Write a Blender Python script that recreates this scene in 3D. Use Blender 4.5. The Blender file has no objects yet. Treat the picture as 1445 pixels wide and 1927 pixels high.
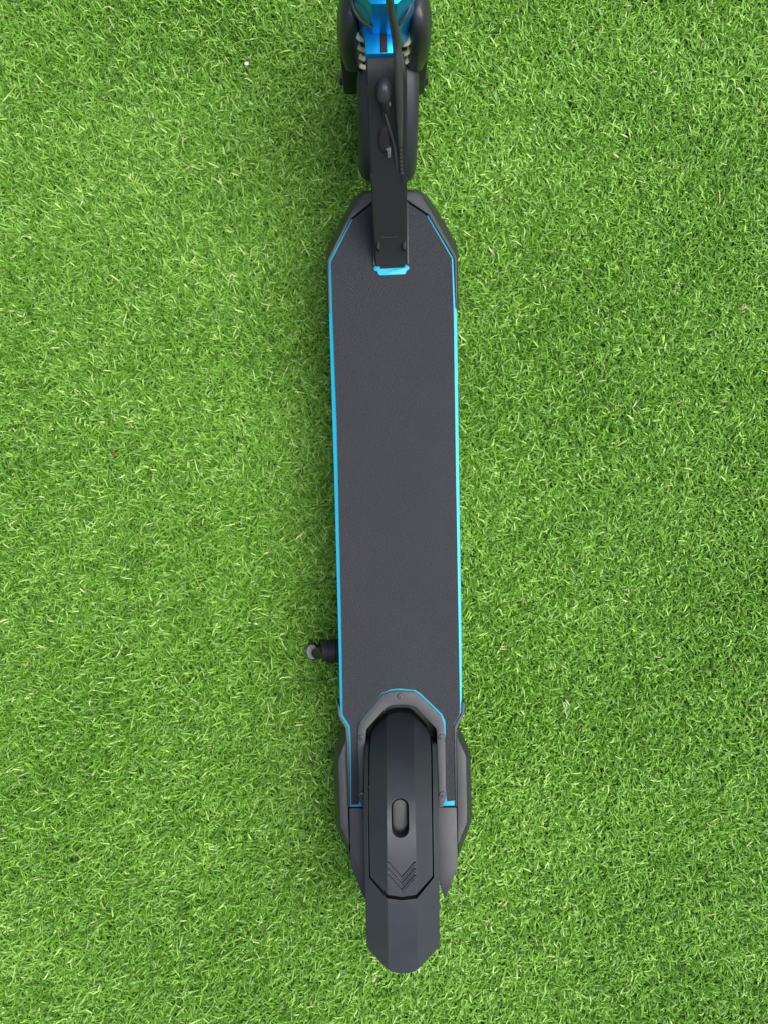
import bpy, bmesh, math, random
import numpy as np
from mathutils import Vector

C = bpy.context.scene.collection
R = math.radians

# ------------------------------------------------------------------ camera, sky, sun, exposure
H = 1.15            # camera height above the turf (m)
K = 0.000595        # metres per photo pixel per metre of distance
CX, CY = 722.5, 963.5
cam_d = bpy.data.cameras.new('camera')
cam = bpy.data.objects.new('camera', cam_d); C.objects.link(cam)
cam.location = (0, 0, H)
cam_d.sensor_fit = 'VERTICAL'
cam_d.angle = 2 * math.atan(CY * K)
cam_d.clip_start = 0.01; cam_d.clip_end = 500
bpy.context.scene.camera = cam

SUN_DIR = Vector((0.42, -0.08, 0.90)).normalized()     # towards the sun
elev = math.asin(SUN_DIR.z); azim = math.atan2(SUN_DIR.x, SUN_DIR.y)
world = bpy.data.worlds.new('World'); bpy.context.scene.world = world
world.use_nodes = True
nt = world.node_tree
bg = nt.nodes['Background']
sky = nt.nodes.new('ShaderNodeTexSky'); sky.sky_type = 'NISHITA'
sky.sun_disc = False; sky.sun_elevation = elev; sky.sun_rotation = azim
sky.air_density = 1.0; sky.dust_density = 3.0; sky.ozone_density = 0.6
nt.links.new(sky.outputs[0], bg.inputs[0]); bg.inputs[1].default_value = 0.05
sd = bpy.data.lights.new('sun', 'SUN'); sd.energy = 1.5; sd.angle = R(58); sd.color = (1.0, 0.985, 0.955)
sun = bpy.data.objects.new('sun', sd); C.objects.link(sun)
sun.rotation_euler = (-SUN_DIR).to_track_quat('-Z', 'Y').to_euler()
vs = bpy.context.scene.view_settings
vs.view_transform = 'Standard'; vs.look = 'None'; vs.gamma = 1; vs.exposure = 1.6

# ------------------------------------------------------------------ helpers
def W(px, py, z):
    """A point of the photograph at height z, as a world point."""
    s = K * (H - z)
    return Vector(((px - CX) * s, (CY - py) * s, z))

ROOT = W(748, 1000, 0.0)

def lerp_table(tab, t):
    if t <= tab[0][0]: return tab[0][1]
    for (a, va), (b, vb) in zip(tab, tab[1:]):
        if t <= b: return va + (vb - va) * (t - a) / (b - a)
    return tab[-1][1]

def smooth_table(tab, t):
    n = len(tab)
    for i in range(n - 1):
        if t <= tab[i + 1][0] or i == n - 2:
            (x0, y0), (x1, y1) = tab[i], tab[i + 1]
            h = x1 - x0; u = min(1.0, max(0.0, (t - x0) / h))
            m0 = (y1 - tab[i - 1][1]) / (x1 - tab[i - 1][0]) if i > 0 else (y1 - y0) / h
            m1 = (tab[i + 2][1] - y0) / (tab[i + 2][0] - x0) if i < n - 2 else (y1 - y0) / h
            return ((2 * u ** 3 - 3 * u ** 2 + 1) * y0 + (u ** 3 - 2 * u ** 2 + u) * h * m0
                    + (-2 * u ** 3 + 3 * u ** 2) * y1 + (u ** 3 - u ** 2) * h * m1)

def finish(bm, bevel=0.0, seg=2, sharp=32, bevel_angle=28):
    bmesh.ops.remove_doubles(bm, verts=bm.verts, dist=1e-6)
    bmesh.ops.recalc_face_normals(bm, faces=bm.faces)
    if bevel > 0:
        es = [e for e in bm.edges if len(e.link_faces) == 2 and e.calc_face_angle(0) > R(bevel_angle)]
        bmesh.ops.bevel(bm, geom=es, offset=bevel, segments=seg, profile=0.6, affect='EDGES', clamp_overlap=True)
    for f in bm.faces: f.smooth = True
    for e in bm.edges:
        if len(e.link_faces) == 2 and e.calc_face_angle(0) > R(sharp): e.smooth = False
    return bm

def obj(name, bm, mat, parent=None, bevel=0.0, seg=2, sharp=32, label=None, local=None):
    finish(bm, bevel, seg, sharp)
    off = ROOT if local is None else local
    bmesh.ops.translate(bm, verts=bm.verts, vec=-off)
    me = bpy.data.meshes.new(name); bm.to_mesh(me); bm.free()
    me.materials.append(mat)
    o = bpy.data.objects.new(name, me); C.objects.link(o)
    if parent is not None: o.parent = parent
    else: o.location = off
    if label: o['label'] = label
    return o

def prism(pts, ztop, zbot, bm=None):
    """A plate: outline in photo pixels at ztop, walls straight down to zbot."""
    bm = bm or bmesh.new()
    vt = [bm.verts.new(W(x, y, ztop)) for x, y in pts]
    vb = [bm.verts.new((v.co.x, v.co.y, zbot)) for v in vt]
    bm.faces.new(vt); bm.faces.new(vb[::-1])
    n = len(pts)
    for i in range(n):
        bm.faces.new((vt[i], vb[i], vb[(i + 1) % n], vt[(i + 1) % n]))
    return bm

def box(c, s, bm=None):
    bm = bm or bmesh.new()
    r = bmesh.ops.create_cube(bm, size=1)
    for v in r['verts']:
        v.co = Vector((c[0] + v.co.x * s[0], c[1] + v.co.y * s[1], c[2] + v.co.z * s[2]))
    return bm

def loft(secs, bm=None, cap=True, closed=True):
    bm = bm or bmesh.new()
    rows = [[bm.verts.new(p) for p in s] for s in secs]
    n = len(rows[0])
    for a, b in zip(rows, rows[1:]):
        for i in range(n if closed else n - 1):
            bm.faces.new((a[i], a[(i + 1) % n], b[(i + 1) % n], b[i]))
    if cap:
        bm.faces.new(rows[0][::-1]); bm.faces.new(rows[-1])
    return bm

def smooth_path(pts, n):
    """Catmull-Rom through pts (each point may carry a radius as 4th value)."""
    P = [np.array(p, float) for p in pts]
    P = [2 * P[0] - P[1]] + P + [2 * P[-1] - P[-2]]
    out = []
    for i in range(1, len(P) - 2):
        for j in range(n):
            t = j / n
            a, b, c, d = P[i - 1], P[i], P[i + 1], P[i + 2]
            out.append(0.5 * (2 * b + (c - a) * t + (2 * a - 5 * b + 4 * c - d) * t * t + (3 * b - a - 3 * c + d) * t ** 3))
    out.append(P[-2])
    return out

def tube(pts, r=None, n=6, sides=12, bm=None):
    pts = [tuple(p) + ((r,) if len(p) == 3 else ()) for p in pts]
    path = smooth_path(pts, n) if n > 1 else [np.array(p, float) for p in pts]
    secs = []
    up = None
    for i, p in enumerate(path):
        a = path[max(0, i - 1)][:3]; b = path[min(len(path) - 1, i + 1)][:3]
        t = Vector([float(e) for e in (b - a)]).normalized()
        if up is None:
            up = Vector((0, 0, 1)) if abs(t.z) < 0.9 else Vector((0, 1, 0))
        side = t.cross(up).normalized(); up = side.cross(t).normalized()
        secs.append([Vector([float(e) for e in p[:3]]) + float(p[3]) * (math.cos(q) * side + math.sin(q) * up)
                     for q in [2 * math.pi * k / sides for k in range(sides)]])
    return loft(secs, bm)

def lathe_x(cx, cy, cz, prof, n=64, bm=None):
    """Revolve profile [(x offset, radius)] about an axis along X."""
    bm = bm or bmesh.new()
    rows = []
    for k in range(n):
        a = 2 * math.pi * k / n
        rows.append([bm.verts.new((cx + x, cy + r * math.cos(a), cz + r * math.sin(a))) for x, r in prof])
    m = len(prof)
    for k in range(n):
        p, q = rows[k], rows[(k + 1) % n]
        for i in range(m - 1):
            bm.faces.new((p[i], p[i + 1], q[i + 1], q[i]))
    bm.faces.new([rows[k][0] for k in range(n)]); bm.faces.new([rows[k][-1] for k in range(n)][::-1])
    return bm

# ------------------------------------------------------------------ materials
def mat(name, col, rough=0.5, metal=0.0, spec=0.5, bump=0.0, bscale=900.0, var=0.0, vscale=60.0, bevel=0.0, rvar=0.0, coat=0.0):
    m = bpy.data.materials.new(name); m.use_nodes = True
    t = m.node_tree; N = t.nodes; L = t.links
    b = N['Principled BSDF']
    b.inputs['Base Color'].default_value = (*col, 1); b.inputs['Roughness'].default_value = rough
    b.inputs['Metallic'].default_value = metal; b.inputs['Specular IOR Level'].default_value = spec
    b.inputs['Coat Weight'].default_value = coat
    tc = N.new('ShaderNodeTexCoord')
    nrm = None
    if bevel:
        bv = N.new('ShaderNodeBevel'); bv.samples = 4; bv.inputs['Radius'].default_value = bevel; nrm = bv.outputs[0]
    if bump:
        nz = N.new('ShaderNodeTexNoise'); nz.inputs['Scale'].default_value = bscale; nz.inputs['Detail'].default_value = 3
        L.new(tc.outputs['Object'], nz.inputs['Vector'])
        bp = N.new('ShaderNodeBump'); bp.inputs['Strength'].default_value = bump; bp.inputs['Distance'].default_value = 0.0006
        L.new(nz.outputs['Fac'], bp.inputs['Height'])
        if nrm: L.new(nrm, bp.inputs['Normal'])
        nrm = bp.outputs[0]
    if nrm: L.new(nrm, b.inputs['Normal'])
    if var:
        n2 = N.new('ShaderNodeTexNoise'); n2.inputs['Scale'].default_value = vscale; n2.inputs['Detail'].default_value = 6
        L.new(tc.outputs['Object'], n2.inputs['Vector'])
        cr = N.new('ShaderNodeValToRGB')
        cr.color_ramp.elements[0].position = 0.3; cr.color_ramp.elements[1].position = 0.7
        cr.color_ramp.elements[0].color = (*[c * (1 - var) for c in col], 1)
        cr.color_ramp.elements[1].color = (*[min(1, c * (1 + var)) for c in col], 1)
        L.new(n2.outputs['Fac'], cr.inputs[0]); L.new(cr.outputs[0], b.inputs['Base Color'])
    if rvar:
        n3 = N.new('ShaderNodeTexNoise'); n3.inputs['Scale'].default_value = 45; n3.inputs['Detail'].default_value = 8
        L.new(tc.outputs['Object'], n3.inputs['Vector'])
        mr = N.new('ShaderNodeMapRange')
        mr.inputs['From Min'].default_value = 0.3; mr.inputs['From Max'].default_value = 0.7
        mr.inputs['To Min'].default_value = rough - rvar; mr.inputs['To Max'].default_value = rough + rvar
        L.new(n3.outputs['Fac'], mr.inputs['Value']); L.new(mr.outputs[0], b.inputs['Roughness'])
    return m

M = {}
M['plastic'] = mat('textured grey black plastic', (0.0255, 0.0275, 0.0330), 0.44, spec=0.5, bump=0.25, bscale=1800, var=0.12, vscale=25, bevel=0.0009, rvar=0.05)
M['plastic_dark'] = mat('black plastic', (0.014, 0.015, 0.016), 0.40, spec=0.45, bump=0.15, bscale=1500, bevel=0.0009, rvar=0.06)
M['neck'] = mat('matt black paint', (0.013, 0.0145, 0.0145), 0.5, spec=0.35, bump=0.3, bscale=2200, bevel=0.0008)
M['rubber'] = mat('black rubber', (0.014, 0.014, 0.014), 0.6, spec=0.3, bump=0.2, bscale=900)
M['gloss'] = mat('glossy black shock cover', (0.026, 0.026, 0.028), 0.38, spec=0.5, bump=0.05, bscale=300, rvar=0.06)
M['cable'] = mat('black cable sleeve', (0.036, 0.036, 0.038), 0.32, spec=0.55)
M['blue'] = mat('anodised cyan aluminium', (0.007, 0.31, 0.45), 0.42, metal=0.25, spec=0.5, bump=0.08, bscale=2500, bevel=0.0006)
M['blue_gloss'] = mat('bright blue anodised metal', (0.003, 0.33, 0.72), 0.32, metal=0.75, spec=0.5, bevel=0.0006)
M['cream'] = mat('cream coated spring steel', (0.76, 0.71, 0.50), 0.35, spec=0.5)
M['steel'] = mat('dull steel', (0.30, 0.30, 0.32), 0.35, metal=0.8)
M['screw'] = mat('black oxide screw', (0.045, 0.045, 0.047), 0.35, metal=0.5)
M['foot_lit'] = mat('foot rubber greyed as caught light', (0.22, 0.22, 0.24), 0.5, bump=0.2, bscale=1200)  # grey paints the light caught on the foot's upper chamfer

def tape_material():
    m = mat('grip tape', (0.030, 0.030, 0.034), 0.62, spec=0.45)
    t = m.node_tree; N = t.nodes; L = t.links; b = N['Principled BSDF']
    tc = N.new('ShaderNodeTexCoord')
    v = N.new('ShaderNodeTexVoronoi'); v.inputs['Scale'].default_value = 900
    L.new(tc.outputs['Object'], v.inputs['Vector'])
    n = N.new('ShaderNodeTexNoise'); n.inputs['Scale'].default_value = 420; n.inputs['Detail'].default_value = 5
    L.new(tc.outputs['Object'], n.inputs['Vector'])
    n2 = N.new('ShaderNodeTexNoise'); n2.inputs['Scale'].default_value = 14; n2.inputs['Detail'].default_value = 4
    L.new(tc.outputs['Object'], n2.inputs['Vector'])
    ad = N.new('ShaderNodeMath'); ad.operation = 'ADD'
    L.new(v.outputs['Distance'], ad.inputs[0]); L.new(n.outputs['Fac'], ad.inputs[1])
    bp = N.new('ShaderNodeBump'); bp.inputs['Strength'].default_value = 0.55; bp.inputs['Distance'].default_value = 0.0008
    L.new(ad.outputs[0], bp.inputs['Height']); L.new(bp.outputs[0], b.inputs['Normal'])
    m2 = N.new('ShaderNodeMath'); m2.operation = 'MULTIPLY_ADD'; m2.inputs[1].default_value = 0.35
    L.new(n2.outputs['Fac'], m2.inputs[0]); L.new(n.outputs['Fac'], m2.inputs[2])
    cr = N.new('ShaderNodeValToRGB')
    cr.color_ramp.elements[0].position = 0.45; cr.color_ramp.elements[1].position = 0.9
    cr.color_ramp.elements[0].color = (0.0052, 0.0064, 0.0096, 1); cr.color_ramp.elements[1].color = (0.0132, 0.0156, 0.0222, 1)
    L.new(m2.outputs[0], cr.inputs[0]); L.new(cr.outputs[0], b.inputs['Base Color'])
    return m
M['tape'] = tape_material()

def grass_material():
    m = bpy.data.materials.new('turf blades'); m.use_nodes = True
    t = m.node_tree; N = t.nodes; L = t.links
    b = N['Principled BSDF']; out = N['Material Output']
    at = N.new('ShaderNodeAttribute'); at.attribute_name = 'tint'
    cr = N.new('ShaderNodeValToRGB'); e = cr.color_ramp.elements
    e[0].position = 0.0; e[0].color = (0.054, 0.140, 0.009, 1)
    e[1].position = 1.0; e[1].color = (0.50, 0.46, 0.26, 1)
    for p, c in ((0.35, (0.116, 0.290, 0.022)), (0.7, (0.212, 0.450, 0.050)), (0.93, (0.42, 0.66, 0.15)), (0.975, (0.54, 0.66, 0.26))):
        q = e.new(p); q.color = (*c, 1)
    L.new(at.outputs['Fac'], cr.inputs[0]); L.new(cr.outputs[0], b.inputs['Base Color'])
    b.inputs['Roughness'].default_value = 0.42; b.inputs['Specular IOR Level'].default_value = 0.45
    tr = N.new('ShaderNodeBsdfTranslucent'); L.new(cr.outputs[0], tr.inputs['Color'])
    mx = N.new('ShaderNodeMixShader'); mx.inputs[0].default_value = 0.15
    L.new(b.outputs[0], mx.inputs[1]); L.new(tr.outputs[0], mx.inputs[2]); L.new(mx.outputs[0], out.inputs[0])
    return m

def ground_material():
    m = bpy.data.materials.new('turf backing'); m.use_nodes = True
    t = m.node_tree; N = t.nodes; L = t.links; b = N['Principled BSDF']
    tc = N.new('ShaderNodeTexCoord')
    n = N.new('ShaderNodeTexNoise'); n.inputs['Scale'].default_value = 160; n.inputs['Detail'].default_value = 6
    L.new(tc.outputs['Object'], n.inputs['Vector'])
    cr = N.new('ShaderNodeValToRGB')
    cr.color_ramp.elements[0].position = 0.35; cr.color_ramp.elements[1].position = 0.7
    cr.color_ramp.elements[0].color = (0.030, 0.080, 0.010, 1); cr.color_ramp.elements[1].color = (0.090, 0.210, 0.024, 1)
    L.new(n.outputs['Fac'], cr.inputs[0]); L.new(cr.outputs[0], b.inputs['Base Color'])
    b.inputs['Roughness'].default_value = 0.8
    bp = N.new('ShaderNodeBump'); bp.inputs['Strength'].default_value = 0.8; bp.inputs['Distance'].default_value = 0.01
    L.new(n.outputs['Fac'], bp.inputs['Height']); L.new(bp.outputs[0], b.inputs['Normal'])
    return m

# ------------------------------------------------------------------ the setting: ground and turf blades
bm = bmesh.new(); bmesh.ops.create_grid(bm, x_segments=8, y_segments=8, size=40)
g = obj('ground', bm, ground_material(), local=Vector((0, 0, 0))); g['kind'] = 'structure'; g['label'] = 'green backing of the artificial turf'

KICK = W(587.5, 1225.5, 0.02)

def field(x, y, seed):
    r = np.random.RandomState(seed); f = np.zeros_like(x)
    for sc, am in ((3.0, 1.0), (6.5, 0.9), (13, 0.8), (27, 0.6)):
        for _ in range(4):
            a = r.uniform(0, 2 * np.pi); p = r.uniform(0, 2 * np.pi)
            s = sc * r.uniform(0.7, 1.4)
            f += am * np.sin(s * (x * np.cos(a) + y * np.sin(a)) * 2 * np.pi * 0.35 + p)
    return f / 3.2

def blades(n, rng, x0, x1, y0, y1, hole=None, size=1.0):
    x = rng.uniform(x0, x1, n); y = rng.uniform(y0, y1, n)
    keep = np.ones(n, bool)
    if hole: keep &= ~((x > hole[0]) & (x < hole[1]) & (y > hole[2]) & (y < hole[3]))
    keep &= (x - KICK.x) ** 2 + (y - KICK.y) ** 2 > 0.010 ** 2
    x = x[keep]; y = y[keep]; n = len(x)
    f1, f2, f3 = field(x, y, 3), field(x, y, 5), field(x, y, 9)
    az = rng.uniform(0, 2 * np.pi, n)
    pref = f1 * 2.2
    w = rng.rand(n) < 0.10
    az = np.where(w, pref + rng.normal(0, 0.6, n), az)
    lean = np.clip(0.84 + 0.07 * f2 + rng.normal(0, 0.30, n), 0.10, 1.42)
    Lb = np.clip(rng.normal(0.0164, 0.0046, n) * (1 + 0.10 * f3), 0.009, 0.040) * size
    curl = rng.normal(0.34, 0.38, n)
    hw = rng.uniform(0.00062, 0.00125, n) * size
    dx, dy = np.cos(az), np.sin(az)
    tw = rng.normal(0, 0.5, n)                       # blade twist about its own axis
    zs = 0.0015
    P = np.zeros((n, 3)); P[:, 0] = x; P[:, 1] = y; P[:, 2] = zs
    verts = np.zeros((n, 7, 3))
    steps = (0.0, 0.42, 0.36, 0.22); widths = (0.85, 1.0, 0.75)
    ang = lean - curl * 0.4
    bend = rng.normal(0, 0.34, n)
    a2 = az.copy()
    for i in range(4):
        if i:
            ll = Lb * steps[i]
            P = P + np.stack([ll * np.sin(ang) * np.cos(a2), ll * np.sin(ang) * np.sin(a2), ll * np.cos(ang)], 1)
            ang = np.clip(ang + curl * (0.8 if i == 1 else 0.9), -0.2, 1.75); a2 = a2 + bend
            P[:, 2] = np.maximum(P[:, 2], 0.002)
        if i < 3:
            sx, sy = -np.sin(a2), np.cos(a2)
            q = tw
            S = np.stack([sx * np.cos(q) + np.cos(a2) * np.sin(q) * 0.6, sy * np.cos(q) + np.sin(a2) * np.sin(q) * 0.6, np.sin(q) * 0.6], 1)
            S *= (hw * widths[i])[:, None]
            verts[:, 2 * i] = P - S; verts[:, 2 * i + 1] = P + S
        else:
            verts[:, 6] = P
    verts[:, :, 2] = np.maximum(verts[:, :, 2], 0.0008)
    tint = np.clip(0.49 + 0.05 * field(x, y, 21) + rng.normal(0, 0.21, n), 0.0, 0.91)
    u = rng.rand(n)
    tint = np.where(u < 0.030, rng.uniform(0.91, 0.97, n), tint)
    tint = np.where(u < 0.0035, rng.uniform(0.97, 1.0, n), tint)
    return verts, tint

rng = np.random.RandomState(11)
va, ta = blades(400000, rng, -0.62, 0.62, -0.78, 0.78)
vb, tb = blades(100000, rng, -1.9, 1.9, -2.1, 2.1, hole=(-0.62, 0.62, -0.78, 0.78), size=1.5)
V = np.concatenate([va, vb]).astype(np.float32); T = np.concatenate([ta, tb]).astype(np.float32)
n = len(V)
me = bpy.data.meshes.new('grass')
base = (np.arange(n, dtype=np.int32) * 7)[:, None]
quad = np.array([0, 1, 3, 2, 2, 3, 5, 4, 4, 5, 6], np.int32)[None]
loops = (base + quad).ravel()
me.vertices.add(n * 7); me.vertices.foreach_set('co', V.ravel())
me.loops.add(len(loops)); me.loops.foreach_set('vertex_index', loops)
me.polygons.add(n * 3)
ls = (np.arange(n, dtype=np.int32) * 11)[:, None] + np.array([0, 4, 8], np.int32)[None]
me.polygons.foreach_set('loop_start', ls.ravel())
me.update(calc_edges=True)
att = me.attributes.new('tint', 'FLOAT', 'POINT'); att.data.foreach_set('value', np.repeat(T, 7))
me.polygons.foreach_set('use_smooth', np.ones(n * 3, bool))
me.materials.append(grass_material())
go = bpy.data.objects.new('grass', me); C.objects.link(go)
go['kind'] = 'stuff'; go['label'] = 'short bright green artificial turf blades'

# ------------------------------------------------------------------ the scooter
root = bpy.data.objects.new('kick_scooter', None); C.objects.link(root)
root.location = ROOT; root.empty_display_size = 0.1
root['label'] = 'black kick scooter with cyan deck edges standing on green turf'
root['category'] = 'scooter'

ZD = 0.125
# --- deck: cyan aluminium tray with the cut-out for the rear wheel
frame_pts = [(662, 411), (665, 413), (699, 388), (768, 386), (802, 407), (805, 404), (853, 484), (857, 560), (859.5, 592), (863.5, 900), (868, 1200), (868.5, 1342),
             (858, 1362), (857.5, 1516.5), (828, 1517.5), (825, 1480), (824, 1372), (782, 1324), (726, 1324), (687, 1372), (684, 1480), (683, 1518.5),
             (659, 1518.5), (657.5, 1400), (655, 1369), (640.5, 1347), (637, 1200), (629, 900), (619.5, 592), (620, 491)]
deck = obj('deck', prism(frame_pts, ZD, 0.088), M['blue'], root, bevel=0.0012)
tape_pts = [(664.5, 412.5), (699, 386), (703, 383), (703.5, 498), (766.5, 496), (766.5, 382), (802.5, 406), (849.5, 486), (853.2, 590), (857.5, 900), (862, 1160), (865, 1335), (864, 1344),
            (853.5, 1362), (855.5, 1506.5), (841, 1508), (839.2, 1490), (837, 1455), (837, 1392), (838.6, 1380), (838, 1358), (831.5, 1343.5), (790, 1304), (781, 1298.5), (752, 1296), (735, 1297.5), (719, 1304.5),
            (679.5, 1352), (675.5, 1365), (675, 1400), (677.5, 1490), (676, 1514), (661.5, 1514.5), (661, 1400), (659.5, 1367), (645.8, 1345), (642.5, 1160), (634.5, 800), (626.3, 590), (623.6, 493)]
obj('grip_tape', prism(tape_pts, ZD + 0.0012, ZD - 0.0006), M['tape'], root)
# under-tray keeps the battery box below the deck closed
obj('under_tray', prism([(650, 430), (820, 430), (846, 500), (860, 1318), (650, 1318), (632, 500)], 0.0885, 0.066), M['plastic_dark'], root, bevel=0.004)

obj('dark_well_floor', prism([(670, 1300), (840, 1300), (838, 1462), (674, 1462)], 0.074, 0.062), M['plastic_dark'], root, bevel=0.002)  # plate added to close the cavity so the gap before the brake reads dark

# --- nose cover: top flange, steep outer chamfer, skirt
st = [((621.8, 588.5), (619.2, 588.5), (616.6, 588.5)), ((619.8, 493), (616.4, 490), (613.4, 479)), ((622, 487.5), (619, 484.5), (615, 470)),
      ((661.2, 410.5), (657, 406), (649, 402)), ((699, 380.5), (677, 373), (667.5, 370)), ((701, 379), (689, 363.5), (684, 359)),
      ((703, 378), (703, 362), (703, 357.6)), ((735, 377), (735, 361.5), (735, 357)), ((765.5, 376.5), (766, 361), (766, 356.5)),
      ((768, 378), (784, 362), (784, 356.6)), ((770, 379.5), (793, 369), (802, 366.8)), ((806, 404), (812, 400), (824, 397.8)),
      ((852, 483), (856.8, 480.5), (859.5, 463)), ((853.8, 487), (858.6, 487), (861, 478)), ((857.4, 579.5), (859.8, 579.5), (862.3, 579.5))]
bm = bmesh.new(); rows = []
for i, o, q in st:
    a = W(*i, ZD + 0.0022); b = W(*o, ZD + 0.0022); c = W(*q, 0.098)
    rows.append([bm.verts.new(p) for p in (Vector((a.x, a.y, 0.1)), a, b, c, Vector((c.x, c.y, 0.07)))])
for a, b in zip(rows, rows[1:]):
    for k in range(4): bm.faces.new((a[k], a[k + 1], b[k + 1], b[k]))
bm.faces.new(rows[0]); bm.faces.new(rows[-1][::-1])
obj('nose_cover', bm, M['plastic'], root, bevel=0.0007)

# --- neck bar and its hinge
def bar_section(xl, xr, y, z, nrm, depth, c=0.0016):
    a = W(xl, y, z); b = W(xr, y, z); d = -nrm * depth; ex = Vector((c, 0, 0)); ed = -nrm * c
    return [a + ed, a + ex, b - ex, b + ed, b + d - ed, b + d - ex, a + d + ex, a + d - ed]
neck_tab = [(503, 706, 763, 0.1280), (478, 704.5, 764.5, 0.139), (440, 702.5, 765.3, 0.160), (340, 697.5, 765.5, 0.212), (250, 693.5, 765.5, 0.257), (165, 690.2, 765.5, 0.298),
            (150, 689.8, 765, 0.3045), (138, 689.4, 764, 0.3085), (122, 688.8, 762.5, 0.3125), (101, 688, 760, 0.3145)]
mids = [W((l + r) / 2, y, z) for y, l, r, z in neck_tab]
secs = []
for i, (y, l, r, z) in enumerate(neck_tab):
    t = (mids[min(i + 1, len(mids) - 1)] - mids[max(i - 1, 0)]); t.x = 0; t.normalize()
    nrm = Vector((0, -t.z, t.y))
    secs.append(bar_section(l, r, y, z, nrm, 0.034))
obj('neck', loft(secs), M['neck'], root)
NY = lambda y: lerp_table([(a[0], a[3]) for a in reversed(neck_tab)], y)     # height of the neck's face at photo row y

# hinge: upright cheeks beside the neck foot, block between them, cyan tongue behind
for pts in ([(702.2, 381), (704.8, 381), (706.2, 498), (702.6, 500)], [(763.8, 380), (767.4, 380), (769, 495), (765.2, 499)]):
    obj('hinge_cheek', prism(pts, ZD + 0.0045, 0.095), M['plastic'], root, bevel=0.0004)
hb = obj('hinge_block', prism([(705, 463), (764.5, 462), (765.5, 497), (760, 499), (760, 505), (714, 506), (714, 500), (706, 499)], 0.1275, 0.095), M['rubber'], root, bevel=0.0012)  # black rubber puts the neck foot's shadow into the block's colour
for x in (712.5, 760.0):
    c = W(x, 466, 0.1430); obj('hinge_pin', box(c, (0.0032, 0.0085, 0.02)), M['rubber'], hb, bevel=0.0008)
obj('hinge_plate', prism([(703, 505), (706, 500.5), (711, 499), (715.2, 500), (715.4, 505.5), (760, 503), (760, 496.5), (765.5, 498.5), (770, 502.5), (769, 506.5), (764.5, 509), (763, 513.5), (761, 516),
                          (714.5, 518.3), (711.5, 516), (709.5, 510.5), (704, 509.5)], ZD + 0.0035, ZD - 0.001), M['blue'], root, bevel=0.0006)
# step line across the neck foot
a = W(719, 447, NY(447)); b = W(749, 446, NY(446))
obj('neck_rib', tube([a, b], 0.0008, n=1, sides=8), M['neck'], root)

# dark pads on the neck face, black standing in for shaded slots and notches
def neck_frame(y):
    p = W(735, y, NY(y)); q = W(735, y - 6, NY(y - 6)); t = (q - p); t.x = 0; t.normalize()
    return t, Vector((0, -t.z, t.y))
def neck_pad(x0, x1, y0, y1, h, name, m, bev=0.0006):
    """A small rounded pad lying on the neck's sloping face."""
    t, nn = neck_frame((y0 + y1) / 2)
    q = [W(x0, y1, NY(y1)), W(x1, y1, NY(y1)), W(x1, y0, NY(y0)), W(x0, y0, NY(y0))]
    return obj(name, loft([[p - nn * 0.004 for p in q], [p + nn * h for p in q]]), m, root, bevel=bev)
neck_pad(689.6, 696, 163, 181, 0.0012, 'slot_dark_pad', M['rubber'], 0.001)
neck_pad(697.2, 704.5, 326, 340, 0.0010, 'notch_dark_pad', M['rubber'])
neck_pad(754, 760, 322, 341, 0.0010, 'notch_dark_pad', M['rubber'])

# charging socket: rubber boot with a plug, round lock cap with a steel tab
def blob(c, ax, ay, az, t, nn, n=16, m=9, power=1.0):
    bmx = bmesh.new(); ex = Vector((1, 0, 0)); secs = []
    for i in range(m + 1):
        f = i / m * math.pi / 2
        r = math.cos(f) ** power; h = math.sin(f)
        r = max(r, 0.02)
        secs.append([c + ex * (ax * r * math.cos(q)) + t * (ay * r * math.sin(q)) + nn * (az * h) for q in [2 * math.pi * k / n for k in range(n)]])
    return loft(secs, bmx)
t, nn = neck_frame(172)
boot = obj('plug_boot', blob(W(722.5, 170, NY(170)) - nn * 0.002, 0.0078, 0.0125, 0.0125, t, nn, power=0.6), M['plastic'], root, sharp=60)
t, nn = neck_frame(200)
c0 = W(724, 183, NY(183)) + nn * 0.006; c1 = W(729, 212, NY(212)) + nn * 0.004
obj('plug', tube([(*c0, 0.0042), (*((c0 + c1) / 2), 0.0040), (*c1, 0.0022)], n=3), M['rubber'], boot)
obj('plug_ring', tube([(*(W(731.5, 184, NY(184)) + nn * 0.006), 0.0014), (*(W(733, 190, NY(190)) + nn * 0.006), 0.0016), (*(W(731, 197, NY(197)) + nn * 0.004), 0.0010)], n=3, sides=8), M['steel'], boot)
thin = [W(723.5, 203, NY(203)) + nn * 0.006, W(730, 226, NY(226)) + nn * 0.007, W(737, 250, NY(250)) + nn * 0.006, W(742, 275, NY(275)) + nn * 0.004, W(744.5, 300, NY(300)) + nn * 0.002, W(746, 330, NY(330)) - nn * 0.002]
obj('charging_lead', tube(thin, 0.0011, n=5, sides=8), M['cable'], root)
t, nn = neck_frame(264)
cap = obj('lock_cap', blob(W(723.5, 264, NY(264)) - nn * 0.001, 0.0068, 0.0150, 0.0042, t, nn, n=24, power=0.5), M['rubber'], root, sharp=60)
tq = [W(725, 276, NY(276)), W(735, 273, NY(273)), W(734.5, 292, NY(292)), W(729, 293, NY(293)), W(728, 280, NY(280))]
obj('lock_tab', loft([[p - nn * 0.001 for p in tq], [p + nn * 0.0042 for p in tq]]), M['steel'], cap, bevel=0.0005)

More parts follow.
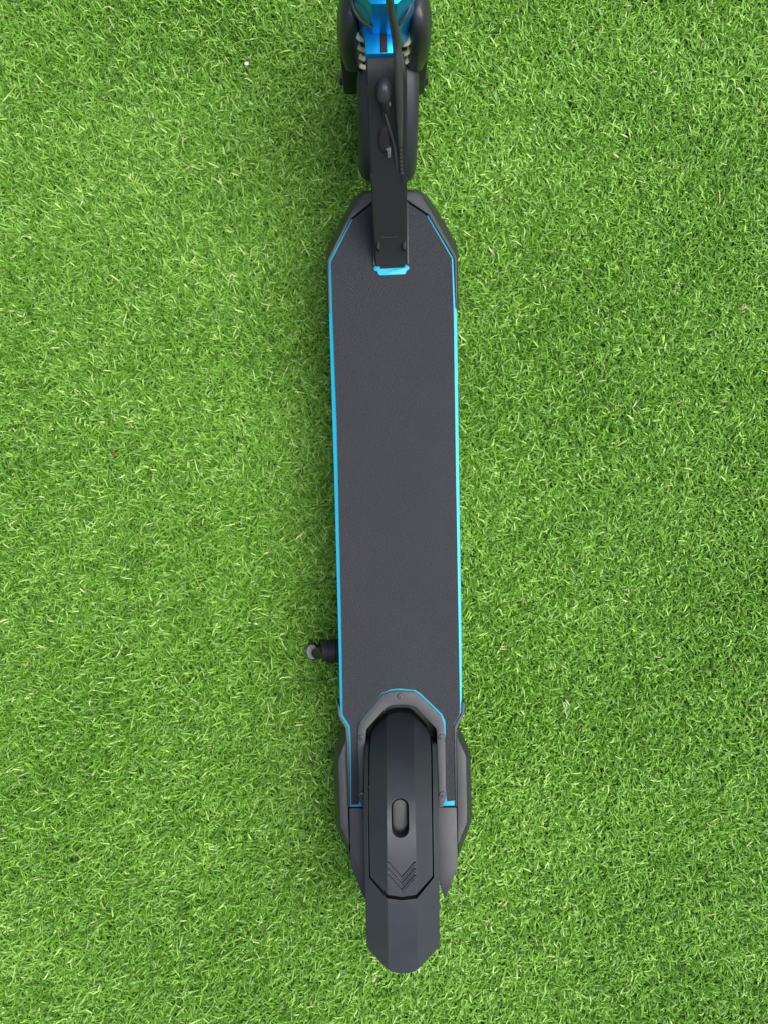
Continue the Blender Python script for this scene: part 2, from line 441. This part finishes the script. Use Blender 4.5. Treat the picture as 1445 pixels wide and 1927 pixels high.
# --- steering head, column, bars
HEADZ = 0.322
obj('head_block', prism([(688.5, 101.5), (686.5, 58), (690, 48), (748, 46), (748, 60), (744, 100)], HEADZ, 0.285), M['blue_gloss'], root, bevel=0.0006)
obj('latch_slot', prism([(715.5, 98.5), (715, 50), (727.5, 50), (728.5, 98)], HEADZ + 0.0006, HEADZ - 0.004), M['rubber'], root, bevel=0.0003)
CXC, YC = 0.0002, 0.4672
def octagon(ap, z, lean=0.0, sx=1.0):
    rr = ap / math.cos(math.pi / 8)
    return [Vector((CXC + sx * rr * math.cos(q), YC - lean + rr * math.sin(q), z)) for q in [math.pi / 8 + k * math.pi / 4 for k in range(8)]]
obj('steering_head', loft([octagon(0.0235, 0.285), octagon(0.0235, 0.318), octagon(0.0265, 0.334), octagon(0.0265, 0.3755)]), M['blue_gloss'], root, bevel=0.0007)
obj('steering_column', loft([octagon(0.0165, 0.373), octagon(0.0165, 0.62, 0.020), octagon(0.0150, 0.88, 0.055)]), M['blue_gloss'], root, bevel=0.0006)
hbY = YC - 0.057
obj('handlebar', tube([(-0.20, hbY - 0.02, 0.888), (-0.12, hbY, 0.89), (0, hbY, 0.89), (0.12, hbY, 0.89), (0.20, hbY - 0.02, 0.888)], 0.011, n=5, sides=16), M['neck'], root)
for s in (-1, 1):
    obj('grip', tube([(s * 0.195, hbY - 0.0185, 0.888), (s * 0.25, hbY - 0.032, 0.886), (s * 0.30, hbY - 0.045, 0.884)], 0.016, n=4, sides=18), M['rubber'], root)
# hoop of wire round the head
def hoop(pts): return [W(*p) for p in pts]
obj('cable_loop', tube(hoop([(701, 53, 0.338), (689, 44, 0.343), (677, 33, 0.347), (668, 18, 0.350), (663, 0, 0.352), (660, -25, 0.352)]), 0.0017, n=5, sides=10), M['cable'], root)
obj('cable_loop', tube(hoop([(745, 50, 0.338), (753, 42, 0.343), (764, 29, 0.347), (772, 12, 0.350), (777, -4, 0.352), (780, -25, 0.352)]), 0.0017, n=5, sides=10), M['cable'], root)
# brake cable down the right of the neck
cp = [(0.02, hbY - 0.01, 0.86, 0.0034), (0.008, 0.424, 0.62, 0.0034), (0.0045, 0.427, 0.46, 0.0035)]
for x, y, z, r in ((733.5, 9, 0.402, 0.0036), (739.5, 42, 0.373, 0.0038), (745.5, 80, 0.346, 0.0039), (748, 120, 0.330, 0.0039), (750, 170, 0.307, 0.0039), (751, 220, 0.280, 0.0035), (752, 255, 0.262, 0.0028), (752.5, 275, 0.250, 0.0022)):
    p = W(x, y, z); cp.append((p.x, p.y, p.z, r))
bc = obj('brake_cable', tube(cp, n=8, sides=14), M['cable'], root)
# coiled end sleeve of the brake cable
bm = bmesh.new()
for k in range(7):
    y = 276 + k * 7.5
    t, nn = neck_frame(y)
    a = W(753 + 0.35 * k, y, NY(y)) + nn * (0.0026 - 0.0003 * k); b = W(753 + 0.35 * k, y + 4.6, NY(y + 4.6)) + nn * (0.0026 - 0.0003 * k)
    tube([(*a, 0.0019), (*b, 0.0019)], n=1, sides=10, bm=bm)
obj('cable_end', bm, M['cable'], bc)

# --- fork: shock covers, springs, lower legs, axle
AXY, AXZ = 0.508, 0.104
def rake(z): return AXY - 0.005 - 0.15 * (z - AXZ)
for s in (-1, 1):
    secs = []
    for z, cc, hx, hy in ((0.200, 0.0314, 0.0095, 0.018), (0.206, 0.0318, 0.0108, 0.0208), (0.235, 0.0334, 0.0114, 0.0225), (0.265, 0.0347, 0.0116, 0.0240), (0.284, 0.0345, 0.0113, 0.0236), (0.298, 0.0336, 0.0104, 0.0220), (0.310, 0.0326, 0.0090, 0.0195), (0.319, 0.0317, 0.0073, 0.0160), (0.325, 0.0312, 0.0050, 0.010), (0.327, 0.0310, 0.001, 0.002)):
        ring = []
        for k in range(28):
            q = 2 * math.pi * k / 28; cq, sq = math.cos(q), math.sin(q)
            ring.append(Vector((s * cc + 0.0002 + hx * math.copysign(abs(cq) ** 0.62, cq), rake(z) - 0.002 + hy * math.copysign(abs(sq) ** 0.62, sq), z)))
        secs.append(ring)
    sc = obj('shock_cover', loft(secs), M['gloss'], root, sharp=50)
    hel = []
    for k in range(145):
        q = k / 144; a = q * 2 * math.pi * 4.5 * s; z = 0.185 + 0.115 * q
        hel.append((s * 0.0212 - 0.0004 + 0.0042 * math.cos(a), rake(z) - 0.0170 + 0.0042 * math.sin(a), z))
    obj('spring', tube(hel, 0.0024, n=1, sides=8), M['cream'], root)
    leg = obj('fork_leg', box((s * 0.0365, rake(0.16) + 0.002, 0.162), (0.020, 0.024, 0.10)), M['plastic_dark'], root, bevel=0.003)
    dz = obj('dropout', box((s * 0.0405, AXY + 0.002, AXZ), (0.012, 0.022, 0.036)), M['plastic_dark'], leg, bevel=0.004)
    obj('axle_nut', lathe_x(s * 0.0472, AXY, AXZ, [(-0.004, 0.0085), (0.003, 0.0085), (0.004, 0.0070)], n=6), M['plastic_dark'], leg)
obj('fork_crown', box((0.0, rake(0.27), 0.268), (0.050, 0.032, 0.03)), M['plastic_dark'], root, bevel=0.004)

# --- wheels
def wheel(cx, cy, cz, r, w):
    prof = []
    h = w / 2
    for k in range(13):
        a = math.pi * k / 12
        prof.append((-h * math.cos(a), r - 0.024 + 0.024 * math.sin(a) ** 0.7 if 0 < k < 12 else r - 0.024))
    wl = obj('wheel', lathe_x(cx, cy, cz, [(-h * 0.55, r - 0.03), (-h * 0.6, r - 0.022)] + [(h * 0.6, r - 0.022), (h * 0.55, r - 0.03)], n=48), M['steel'], root)
    obj('tyre', lathe_x(cx, cy, cz, prof, n=72), M['rubber'], wl, sharp=50)
    return wl
wheel(0.0040, AXY, AXZ, 0.100, 0.048)
RWX, RWY = W(755.5, 1600, 0.098).x, W(755, 1600, 0.098).y
wheel(RWX, RWY, 0.098, 0.094, 0.042)

# --- front mudguard: shell round the wheel behind the fork
secs = []
for k in range(29):
    th = R(72 - 92 * k / 28)
    end = min(1.0, k / 3.0) if k < 3 else 1.0
    end2 = min(1.0, (28 - k) / 4.0)
    wd = 0.0330 * (0.84 + 0.16 * math.sin(end * math.pi / 2)) * (0.72 + 0.28 * math.sin(end2 * math.pi / 2))
    e = Vector((0, -math.cos(th), math.sin(th))); c = Vector((0.0043, AXY, AXZ))
    ring = []
    for x, r in ((-1, 0.088), (-1, 0.104), (-0.93, 0.1105), (-0.78, 0.1145), (-0.4, 0.1162), (0, 0.1166), (0.4, 0.1162), (0.78, 0.1145), (0.93, 0.1105), (1, 0.104), (1, 0.088)):
        ring.append(c + Vector((x * wd, 0, 0)) + e * r)
    for x, r in ((0.92, 0.088), (0.92, 0.103), (0.7, 0.1115), (0, 0.1136), (-0.7, 0.1115), (-0.92, 0.103), (-0.92, 0.088)):
        ring.append(c + Vector((x * wd, 0, 0)) + e * r)
    secs.append(ring)
obj('front_mudguard', loft(secs), M['plastic'], root, sharp=45)

# --- kickstand on the left
ky = W(620, 1225, 0.062).y
kz = 0.060
xs = lambda px, z=kz: W(px, 1225, z).x
ks = obj('kickstand_barrel', lathe_x(0, ky, kz, [(xs(606), 0.0095), (xs(608), 0.0128), (xs(617.5), 0.0134), (xs(618), 0.0126), (xs(620), 0.0126), (xs(620.5), 0.0137), (xs(632), 0.0140), (xs(632.6), 0.0130), (xs(634), 0.0130), (xs(634.5), 0.0142), (xs(655), 0.0142)], n=32), M['rubber'], root)
p0 = Vector((xs(612), ky + 0.001, kz)); p1 = Vector((KICK.x + 0.0062, KICK.y - 0.0005, 0.0345))
obj('kickstand_leg', tube([(*p0, 0.0072), (*p0.lerp(p1, 0.35), 0.0062), (*p0.lerp(p1, 0.7), 0.0056), (*p1, 0.0062)], n=4, sides=16), M['plastic_dark'], root)
bm = bmesh.new()
ax = Vector((-0.28, 0.0, 0.96)).normalized(); u = Vector((ax.z, 0, -ax.x)); v = Vector((0, 1, 0))
fc = Vector((KICK.x + 0.0085, KICK.y, 0.0))
ringf = lambda r, h: [fc + ax * h + u * r * math.cos(q) + v * r * 1.25 * math.sin(q) for q in [2 * math.pi * k / 36 for k in range(36)]]
loft([ringf(0.0078, 0.004), ringf(0.0086, 0.012), ringf(0.0084, 0.0250), ringf(0.0078, 0.0268)], bm)
ft = obj('kickstand_foot', bm, M['rubber'], root, sharp=40)
bm = bmesh.new(); loft([ringf(0.0074, 0.0262), ringf(0.0074, 0.0276), ringf(0.0068, 0.0282)], bm)
obj('foot_lit_top', bm, M['foot_lit'], ft)  # pale disc with the caught light put into its colour

# --- rear: mount plate, screws
outer = [(683.5, 1519.5), (676.6, 1507), (676, 1480), (673.3, 1400), (674, 1368), (680.5, 1353.5), (700, 1330), (720, 1307), (736, 1301.2), (752, 1300.2), (780, 1302.2), (789.5, 1309), (810, 1328), (829, 1347), (834.6, 1362), (837.2, 1400), (838.2, 1480), (838.6, 1502), (832.5, 1519)]
inner = [(684.2, 1519.5), (684, 1507), (684.5, 1480), (687.6, 1400), (689, 1378), (690.5, 1371.5), (709, 1351), (727, 1331.5), (738, 1327), (752, 1326), (769, 1326.5), (781.5, 1330.5), (801, 1351), (820, 1371), (821.5, 1378), (822, 1400), (824.5, 1480), (824.8, 1502), (825, 1519)]
bm = bmesh.new(); rows = []
for o, i in zip(outer, inner):
    a = W(*o, ZD + 0.003); b = W(*i, ZD + 0.003)
    rows.append([bm.verts.new(p) for p in (Vector((a.x, a.y, ZD - 0.003)), a, b, Vector((b.x, b.y, 0.078)))])
for a, b in zip(rows, rows[1:]):
    for k in range(3): bm.faces.new((a[k], a[k + 1], b[k + 1], b[k]))
mp = obj('mount_plate', bm, M['plastic'], root, bevel=0.0008)

def screw(px, py, z, r, rot, name='screw', parent=mp):
    bmx = bmesh.new(); c = W(px, py, z)
    n = 24
    top = [bmx.verts.new(c + Vector((r * 0.86 * math.cos(2 * math.pi * k / n), r * 0.86 * math.sin(2 * math.pi * k / n), 0.0009))) for k in range(n)]
    low = [bmx.verts.new(c + Vector((r * math.cos(2 * math.pi * k / n), r * math.sin(2 * math.pi * k / n), 0.0003))) for k in range(n)]
    bot = [bmx.verts.new(c + Vector((r * math.cos(2 * math.pi * k / n), r * math.sin(2 * math.pi * k / n), -0.002))) for k in range(n)]
    w, L_ = r * 0.13, r * 0.62
    cr = [(L_, w), (w, w), (w, L_), (-w, L_), (-w, w), (-L_, w), (-L_, -w), (-w, -w), (-w, -L_), (w, -L_), (w, -w), (L_, -w)]
    q = lambda x, y, h: c + Vector((x * math.cos(rot) - y * math.sin(rot), x * math.sin(rot) + y * math.cos(rot), h))
    ct = [bmx.verts.new(q(x, y, 0.0010)) for x, y in cr]; cb = [bmx.verts.new(q(x * 0.8, y, -0.0012)) for x, y in cr]
    es = [bmx.edges.new((top[k], top[(k + 1) % n])) for k in range(n)] + [bmx.edges.new((ct[k], ct[(k + 1) % 12])) for k in range(12)]
    bmesh.ops.triangle_fill(bmx, use_beauty=True, use_dissolve=False, edges=es)
    for k in range(n):
        bmx.faces.new((low[k], low[(k + 1) % n], top[(k + 1) % n], top[k])); bmx.faces.new((bot[k], bot[(k + 1) % n], low[(k + 1) % n], low[k]))
    for k in range(12): bmx.faces.new((ct[k], ct[(k + 1) % 12], cb[(k + 1) % 12], cb[k]))
    bmx.faces.new(cb)
    return obj(name, bmx, M['screw'], parent)
zs = ZD + 0.0032
screw(753, 1310.5, zs, 0.0036, 0.9); screw(681, 1388, zs, 0.0033, 0.5); screw(829.5, 1387.5, zs, 0.0034, 0.4)
screw(681, 1496, zs, 0.0036, 0.2); screw(831.5, 1495.5, zs, 0.0035, 1.1)

# --- rear fairings and arms
def fairing(ridge, out, inn, ztop=0.118):
    bmx = bmesh.new(); rows = []
    for rd, ou, ii in zip(ridge, out, inn):
        a = W(*ii, ztop); b = W(*rd, ztop); c = W(*ou, 0.094)
        rows.append([bmx.verts.new(p) for p in (Vector((a.x, a.y, 0.085)), a, b, c, Vector((c.x, c.y, 0.062)))])
    for a, b in zip(rows, rows[1:]):
        for k in range(4): bmx.faces.new((a[k], a[k + 1], b[k + 1], b[k]))
    return obj('side_fairing', bmx, M['plastic'], root, bevel=0.0006)
fairing([(652, 1388), (650.5, 1394), (641.5, 1417), (637, 1430), (636.8, 1443), (639.7, 1520), (640.2, 1552), (656.3, 1588)],
        [(651, 1371), (640, 1387), (630.5, 1411), (628.5, 1422), (628, 1445), (631.4, 1520), (632.5, 1555), (658.5, 1611)],
        [(653, 1388), (653, 1394), (653.2, 1417), (653.4, 1430), (653.6, 1443), (655.4, 1520), (656.3, 1552), (657.5, 1588)])
fairing([(858.8, 1381), (859.6, 1388), (874.2, 1419), (876.4, 1428), (876.6, 1462), (878, 1520), (877.8, 1547), (862, 1588)],
        [(861.5, 1368), (865, 1375.5), (882, 1412), (884, 1421), (885.7, 1468), (887, 1520), (886, 1547), (862.5, 1611)],
        [(858.2, 1381), (858.4, 1388), (858.7, 1419), (858.9, 1428), (859.2, 1462), (860, 1520), (860.4, 1547), (861, 1588)])
obj('axle_arm', prism([(657.6, 1520.5), (684, 1520.5), (696, 1560), (699, 1650), (694, 1672), (687.5, 1692), (685, 1690), (660.5, 1627), (659.2, 1588)], 0.119, 0.086), M['plastic'], root, bevel=0.0006)
obj('axle_arm', prism([(822, 1519.5), (858.6, 1519.5), (860.2, 1588), (861, 1631), (838.2, 1691), (836.2, 1691), (829, 1671), (826, 1655), (820, 1640), (816, 1560)], 0.119, 0.086), M['plastic'], root, bevel=0.0006)
def strip(o, i, name, z, zb, m, bev=0.0006):
    bmx = bmesh.new(); rows = []
    for p, q in zip(o, i):
        a, b = W(*p, z), W(*q, z)
        rows.append([bmx.verts.new(v) for v in (Vector((a.x, a.y, zb)), a, b, Vector((b.x, b.y, zb)))])
    for a, b in zip(rows, rows[1:]):
        for k in range(3): bmx.faces.new((a[k], a[k + 1], b[k + 1], b[k]))
    bmx.faces.new(rows[0]); bmx.faces.new(rows[-1][::-1])
    return obj(name, bmx, m, root, bevel=bev)
strip([(635.6, 1322), (636.6, 1347), (650, 1371), (652.4, 1400), (655.8, 1518.6)], [(639.6, 1331), (641, 1347.5), (655.5, 1370), (657.2, 1400), (658.8, 1518.6)], 'side_trim', ZD + 0.002, 0.095, M['plastic'])
strip([(873.2, 1321), (873, 1342), (862, 1363), (857.9, 1376), (858.8, 1518.2)], [(868.6, 1321), (867.6, 1342), (856.2, 1361), (853.6, 1368), (856.2, 1518.2)], 'side_trim', ZD + 0.002, 0.095, M['plastic'])

# --- rear mudguard and foot brake
zprof = [(1338, 0.098), (1341, 0.1005), (1375, 0.131), (1400, 0.151), (1425, 0.169), (1450, 0.183), (1475, 0.194), (1500, 0.2020), (1530, 0.2085), (1560, 0.2120), (1590, 0.2130), (1620, 0.2115), (1651, 0.2085), (1690, 0.2020), (1740, 0.1905), (1785, 0.178), (1831, 0.163)]
creL = lambda y: lerp_table([(1341, 726.5), (1480, 727), (1690, 728.6), (1831, 730.5)], y)
creR = lambda y: lerp_table([(1341, 777.5), (1440, 779.5), (1690, 783.2), (1831, 786.5)], y)
def zf(x, y):
    d = max(0.0, creL(y) - x, x - creR(y))
    return smooth_table(zprof, y) - d * 0.00052 * 0.95
def F(x, y, dz=0.0): return W(x, y, zf(x, y) + dz)
edgeL = [(1341, 747), (1342.5, 739), (1346, 730), (1360, 716), (1374, 702.5), (1386, 698.8), (1424, 696), (1540, 694.6), (1649, 697), (1683.2, 728.5)]
edgeR = [(1341, 764), (1342.5, 771), (1346, 778), (1360, 791.5), (1374, 804.5), (1386, 808.2), (1424, 810.6), (1540, 812.2), (1649, 813.6), (1683.2, 783)]
bm = bmesh.new()
def quad(*p): bm.faces.new([bm.verts.new(v) for v in p])
ysl = [1341, 1342.5, 1346, 1352, 1360, 1367, 1374, 1380, 1386, 1395, 1405, 1415, 1425, 1437, 1450, 1462, 1475, 1490]
mid_l = lambda y: max(creL(y), lerp_table(edgeL, y)); mid_r = lambda y: min(creR(y), lerp_table(edgeR, y))
CHV = [v + dv for v in (1623, 1629, 1635, 1641, 1647, 1653) for dv in (-1.2, -0.6, 0.6, 1.2)]
ys_all = ysl + [1502, 1515, 1530, 1545, 1560, 1577, 1590, 1598, 1606, 1614] + CHV + [1660, 1671, 1683.2]
for a, b in zip(ys_all, ys_all[1:]):
    for ed, md in ((edgeL, mid_l), (edgeR, mid_r)):
        la, lb, ma, mb = lerp_table(ed, a), lerp_table(ed, b), md(a), md(b)
        if abs(la - ma) < 1e-3 and abs(lb - mb) < 1e-3: continue
        pts = [F(la, a), F(ma, a), F(mb, b), F(lb, b)]
        if abs(la - ma) < 1e-3: pts = pts[1:]
        if abs(lb - mb) < 1e-3: pts = pts[:3] if len(pts) == 4 else pts[:2]
        if len(pts) > 2: quad(*pts)
for a, b in zip(ysl, ysl[1:]):
    quad(F(mid_l(a), a), F(mid_r(a), a), F(mid_r(b), b), F(mid_l(b), b))
# panel with the slot, y 1490..1590
slot = []
for k in range(13):
    q = math.pi * k / 12; slot.append((752.3 + 16.2 * math.cos(math.pi - q), 1518.5 - 16.2 * math.sin(q)))
for k in range(13):
    q = math.pi * k / 12; slot.append((753 + 16.2 * math.cos(q), 1560.5 + 16.2 * math.sin(q)))
rows_slot = [1490, 1502, 1515, 1530, 1545, 1560, 1577, 1590]
perim = [(creL(y), y) for y in reversed(rows_slot)] + [(creR(y), y) for y in rows_slot] + [(778.5, 1590), (755.3, 1590), (731.5, 1590)]
vo = [bm.verts.new(F(x, y)) for x, y in perim]; vi = [bm.verts.new(F(x, y)) for x, y in slot]
es = [bm.edges.new((l[k], l[(k + 1) % len(l)])) for l in (vo, vi) for k in range(len(l))]
bmesh.ops.triangle_fill(bm, use_beauty=True, use_dissolve=False, edges=es)
# chevron panel, y 1590..1688
cols = lambda v, ap: [(creL(v), v), (731.5, v), (755.3, v + ap), (778.5, v), (creR(v), v)]
rows_c = [[(creL(1590), 1590), (731.5, 1590), (755.3, 1590), (778.5, 1590), (creR(1590), 1590), 0]]
GD = 0.0018
for v in (1598, 1606, 1614): rows_c.append([(creL(v), v), (731.5, v), (755.3, v + (v - 1590) * 0.6), (778.5, v), (creR(v), v), 0])
for v in (1623, 1629, 1635, 1641, 1647, 1653):
    deep = 1.0 if v in (1623, 1635, 1647) else 0.25
    for dv, dz in ((-1.2, 0), (-0.6, -GD * deep), (0.6, -GD * deep), (1.2, 0)):
        c = cols(v + dv, 27); c.append(dz); rows_c.append(c)
for v, ap in ((1660, 23.5), (1671, 14.5)): rows_c.append([(creL(v), v), (731.8, v), (755.3, v + ap), (778.7, v), (creR(v), v), 0])
rows_c.append([(728.5, 1683.2), (732, 1684.6), (755.3, 1688), (779, 1684.6), (783, 1683.2), 0])
for a, b in zip(rows_c, rows_c[1:]):
    for k in range(4):
        pa, pb, pc, pd = a[k], a[k + 1], b[k + 1], b[k]
        zz = lambda row, kk: row[5] if 1 <= kk <= 3 else 0
        quad(F(*pa, zz(a, k)), F(*pb, zz(a, k + 1)), F(*pc, zz(b, k + 1)), F(*pd, zz(b, k)))
bmesh.ops.remove_doubles(bm, verts=bm.verts, dist=0.00004)
bd = [e for e in bm.edges if len(e.link_faces) == 1]
r = bmesh.ops.extrude_edge_only(bm, edges=bd)
for v in r['geom']:
    if isinstance(v, bmesh.types.BMVert): v.co.z -= 0.026
brake = obj('foot_brake', bm, M['plastic'], root, sharp=22)
# grey block seen through the slot
bm = bmesh.new(); secs = []
for sc, dz in ((1.0, -0.034), (1.0, -0.0150), (0.93, -0.0135), (0.7, -0.0130)):
    ring = []
    for x, y in slot:
        xx = 752.2 + (x - 752.6) * 0.90 * sc; yy = 1536 + (y - 1539.5) * 0.90 * sc
        ring.append(W(xx, yy, zf(752, 1545) + dz + (1540 - yy) * 0.00006 * -1))
    secs.append(ring)
obj('brake_block', loft(secs), M['plastic'], brake, sharp=50)

bm = bmesh.new()
GAP = [(1386, 2.0), (1600, 2.0), (1649, 2.6), (1672, 5.0), (1690, 5.0)]
inL = lambda y: lerp_table([(1400, 694), (1424, 693.6), (1540, 692.3), (1652, 694.6), (1691, 727.0)], y)
inR = lambda y: lerp_table([(1400, 812), (1424, 813.2), (1540, 814.6), (1652, 816.2), (1691, 784.6)], y)
ouL = lambda y: lerp_table([(1400, 689), (1424, 686.6), (1520, 684.4), (1600, 686), (1690, 688), (1783, 690.2), (1824, 728.5), (1829.5, 739), (1831.5, 748)], y)
ouR = lambda y: lerp_table([(1400, 821), (1424, 822), (1520, 824.8), (1600, 825.6), (1717, 826.4), (1781, 827), (1822.5, 787.5), (1829, 778), (1831.5, 768)], y)
ysm = [1400, 1412, 1424, 1437, 1450, 1462, 1475, 1490, 1505, 1520, 1540, 1560, 1580, 1600, 1620, 1640, 1652, 1662, 1672, 1682, 1691]
for a, b in zip(ysm, ysm[1:]):
    quad(F(ouL(a), a), F(inL(a), a), F(inL(b), b), F(ouL(b), b))
    quad(F(inR(a), a), F(ouR(a), a), F(ouR(b), b), F(inR(b), b))
yt = [1697, 1710, 1725, 1740, 1755, 1770, 1782, 1792, 1802, 1812, 1822, 1828, 1831.5]
def full(y):
    l, r = ouL(y), ouR(y)
    return [F(l, y), F(max(l, creL(y)), y), F((l + r) / 2, y), F(min(r, creR(y)), y), F(r, y)]
# join the two flanks behind the pedal
A = [F(ouL(1691), 1691), F(inL(1691), 1691), F(755.5, 1694.5), F(inR(1691), 1691), F(ouR(1691), 1691)]
for a, b in zip([A] + [full(y) for y in yt], [full(y) for y in yt]):
    for k in range(4):
        pts = [a[k], a[k + 1], b[k + 1], b[k]]
        if (pts[2] - pts[3]).length < 1e-6: pts = pts[:3]
        if (pts[0] - pts[1]).length < 1e-6: continue
        quad(*pts)
bmesh.ops.remove_doubles(bm, verts=bm.verts, dist=0.00004)
bd = [e for e in bm.edges if len(e.link_faces) == 1]
r = bmesh.ops.extrude_edge_only(bm, edges=bd)
for v in r['geom']:
    if isinstance(v, bmesh.types.BMVert): v.co.z -= 0.030
obj('rear_mudguard', bm, M['plastic'], root, sharp=22)

# ------------------------------------------------------------------ litter lying in the turf
def crumb(name, px, py, z, r, m, label, cat, seed, flat=0.6):
    rr = random.Random(seed); bmx = bmesh.new()
    bmesh.ops.create_icosphere(bmx, subdivisions=2, radius=r)
    for v in bmx.verts:
        v.co *= rr.uniform(0.8, 1.15); v.co.z *= flat
    c = W(px, py, z); bmesh.ops.translate(bmx, verts=bmx.verts, vec=c)
    o = obj(name, bmx, m, None, sharp=60, local=c)
    o['label'] = label; o['category'] = cat
M['white'] = mat('white foam', (0.75, 0.73, 0.66), 0.7)
M['red'] = mat('dark red scrap', (0.16, 0.03, 0.015), 0.6)
crumb('foam_crumb', 464.5, 119.5, 0.020, 0.0029, M['white'], 'tiny white foam crumb lying on turf left of the front wheel', 'crumb', 1)
crumb('red_crumb', 214, 853, 0.020, 0.0027, M['red'], 'tiny dark red crumb sunk in the turf at far left', 'crumb', 2)

fib = [W(1061, 1331, 0.024), W(1059.5, 1326, 0.026), W(1061.5, 1322, 0.027), W(1065, 1326, 0.027), W(1063.5, 1332, 0.026), W(1062.5, 1340, 0.024), W(1066, 1346, 0.022), W(1065, 1352, 0.020)]
o = obj('fibre_curl', tube(fib, 0.00032, n=5, sides=6), M['white'], None, local=fib[4].copy())
o['label'] = 'pale curled fibre caught in the turf right of the rear fairing'; o['category'] = 'fibre'
M['dry'] = mat('dry straw', (0.42, 0.33, 0.18), 0.7)
bm = bmesh.new(); rr = random.Random(4); c = W(1399, 578, 0.023)
for k in range(7):
    a = rr.uniform(0, 6.28); l = rr.uniform(0.003, 0.006); d = Vector((math.cos(a) * l, math.sin(a) * l * 0.6, rr.uniform(-0.003, 0.003)))
    e = c + Vector((rr.uniform(-0.003, 0.003), rr.uniform(-0.002, 0.002), 0))
    tube([e - d, e + Vector((0, 0, 0.001)), e + d * 0.9], 0.0005, n=3, sides=5, bm=bm)
o = obj('straw_tuft', bm, M['dry'], None, local=c)
o['label'] = 'small dry straw tuft in the turf at the right edge'; o['category'] = 'straw'
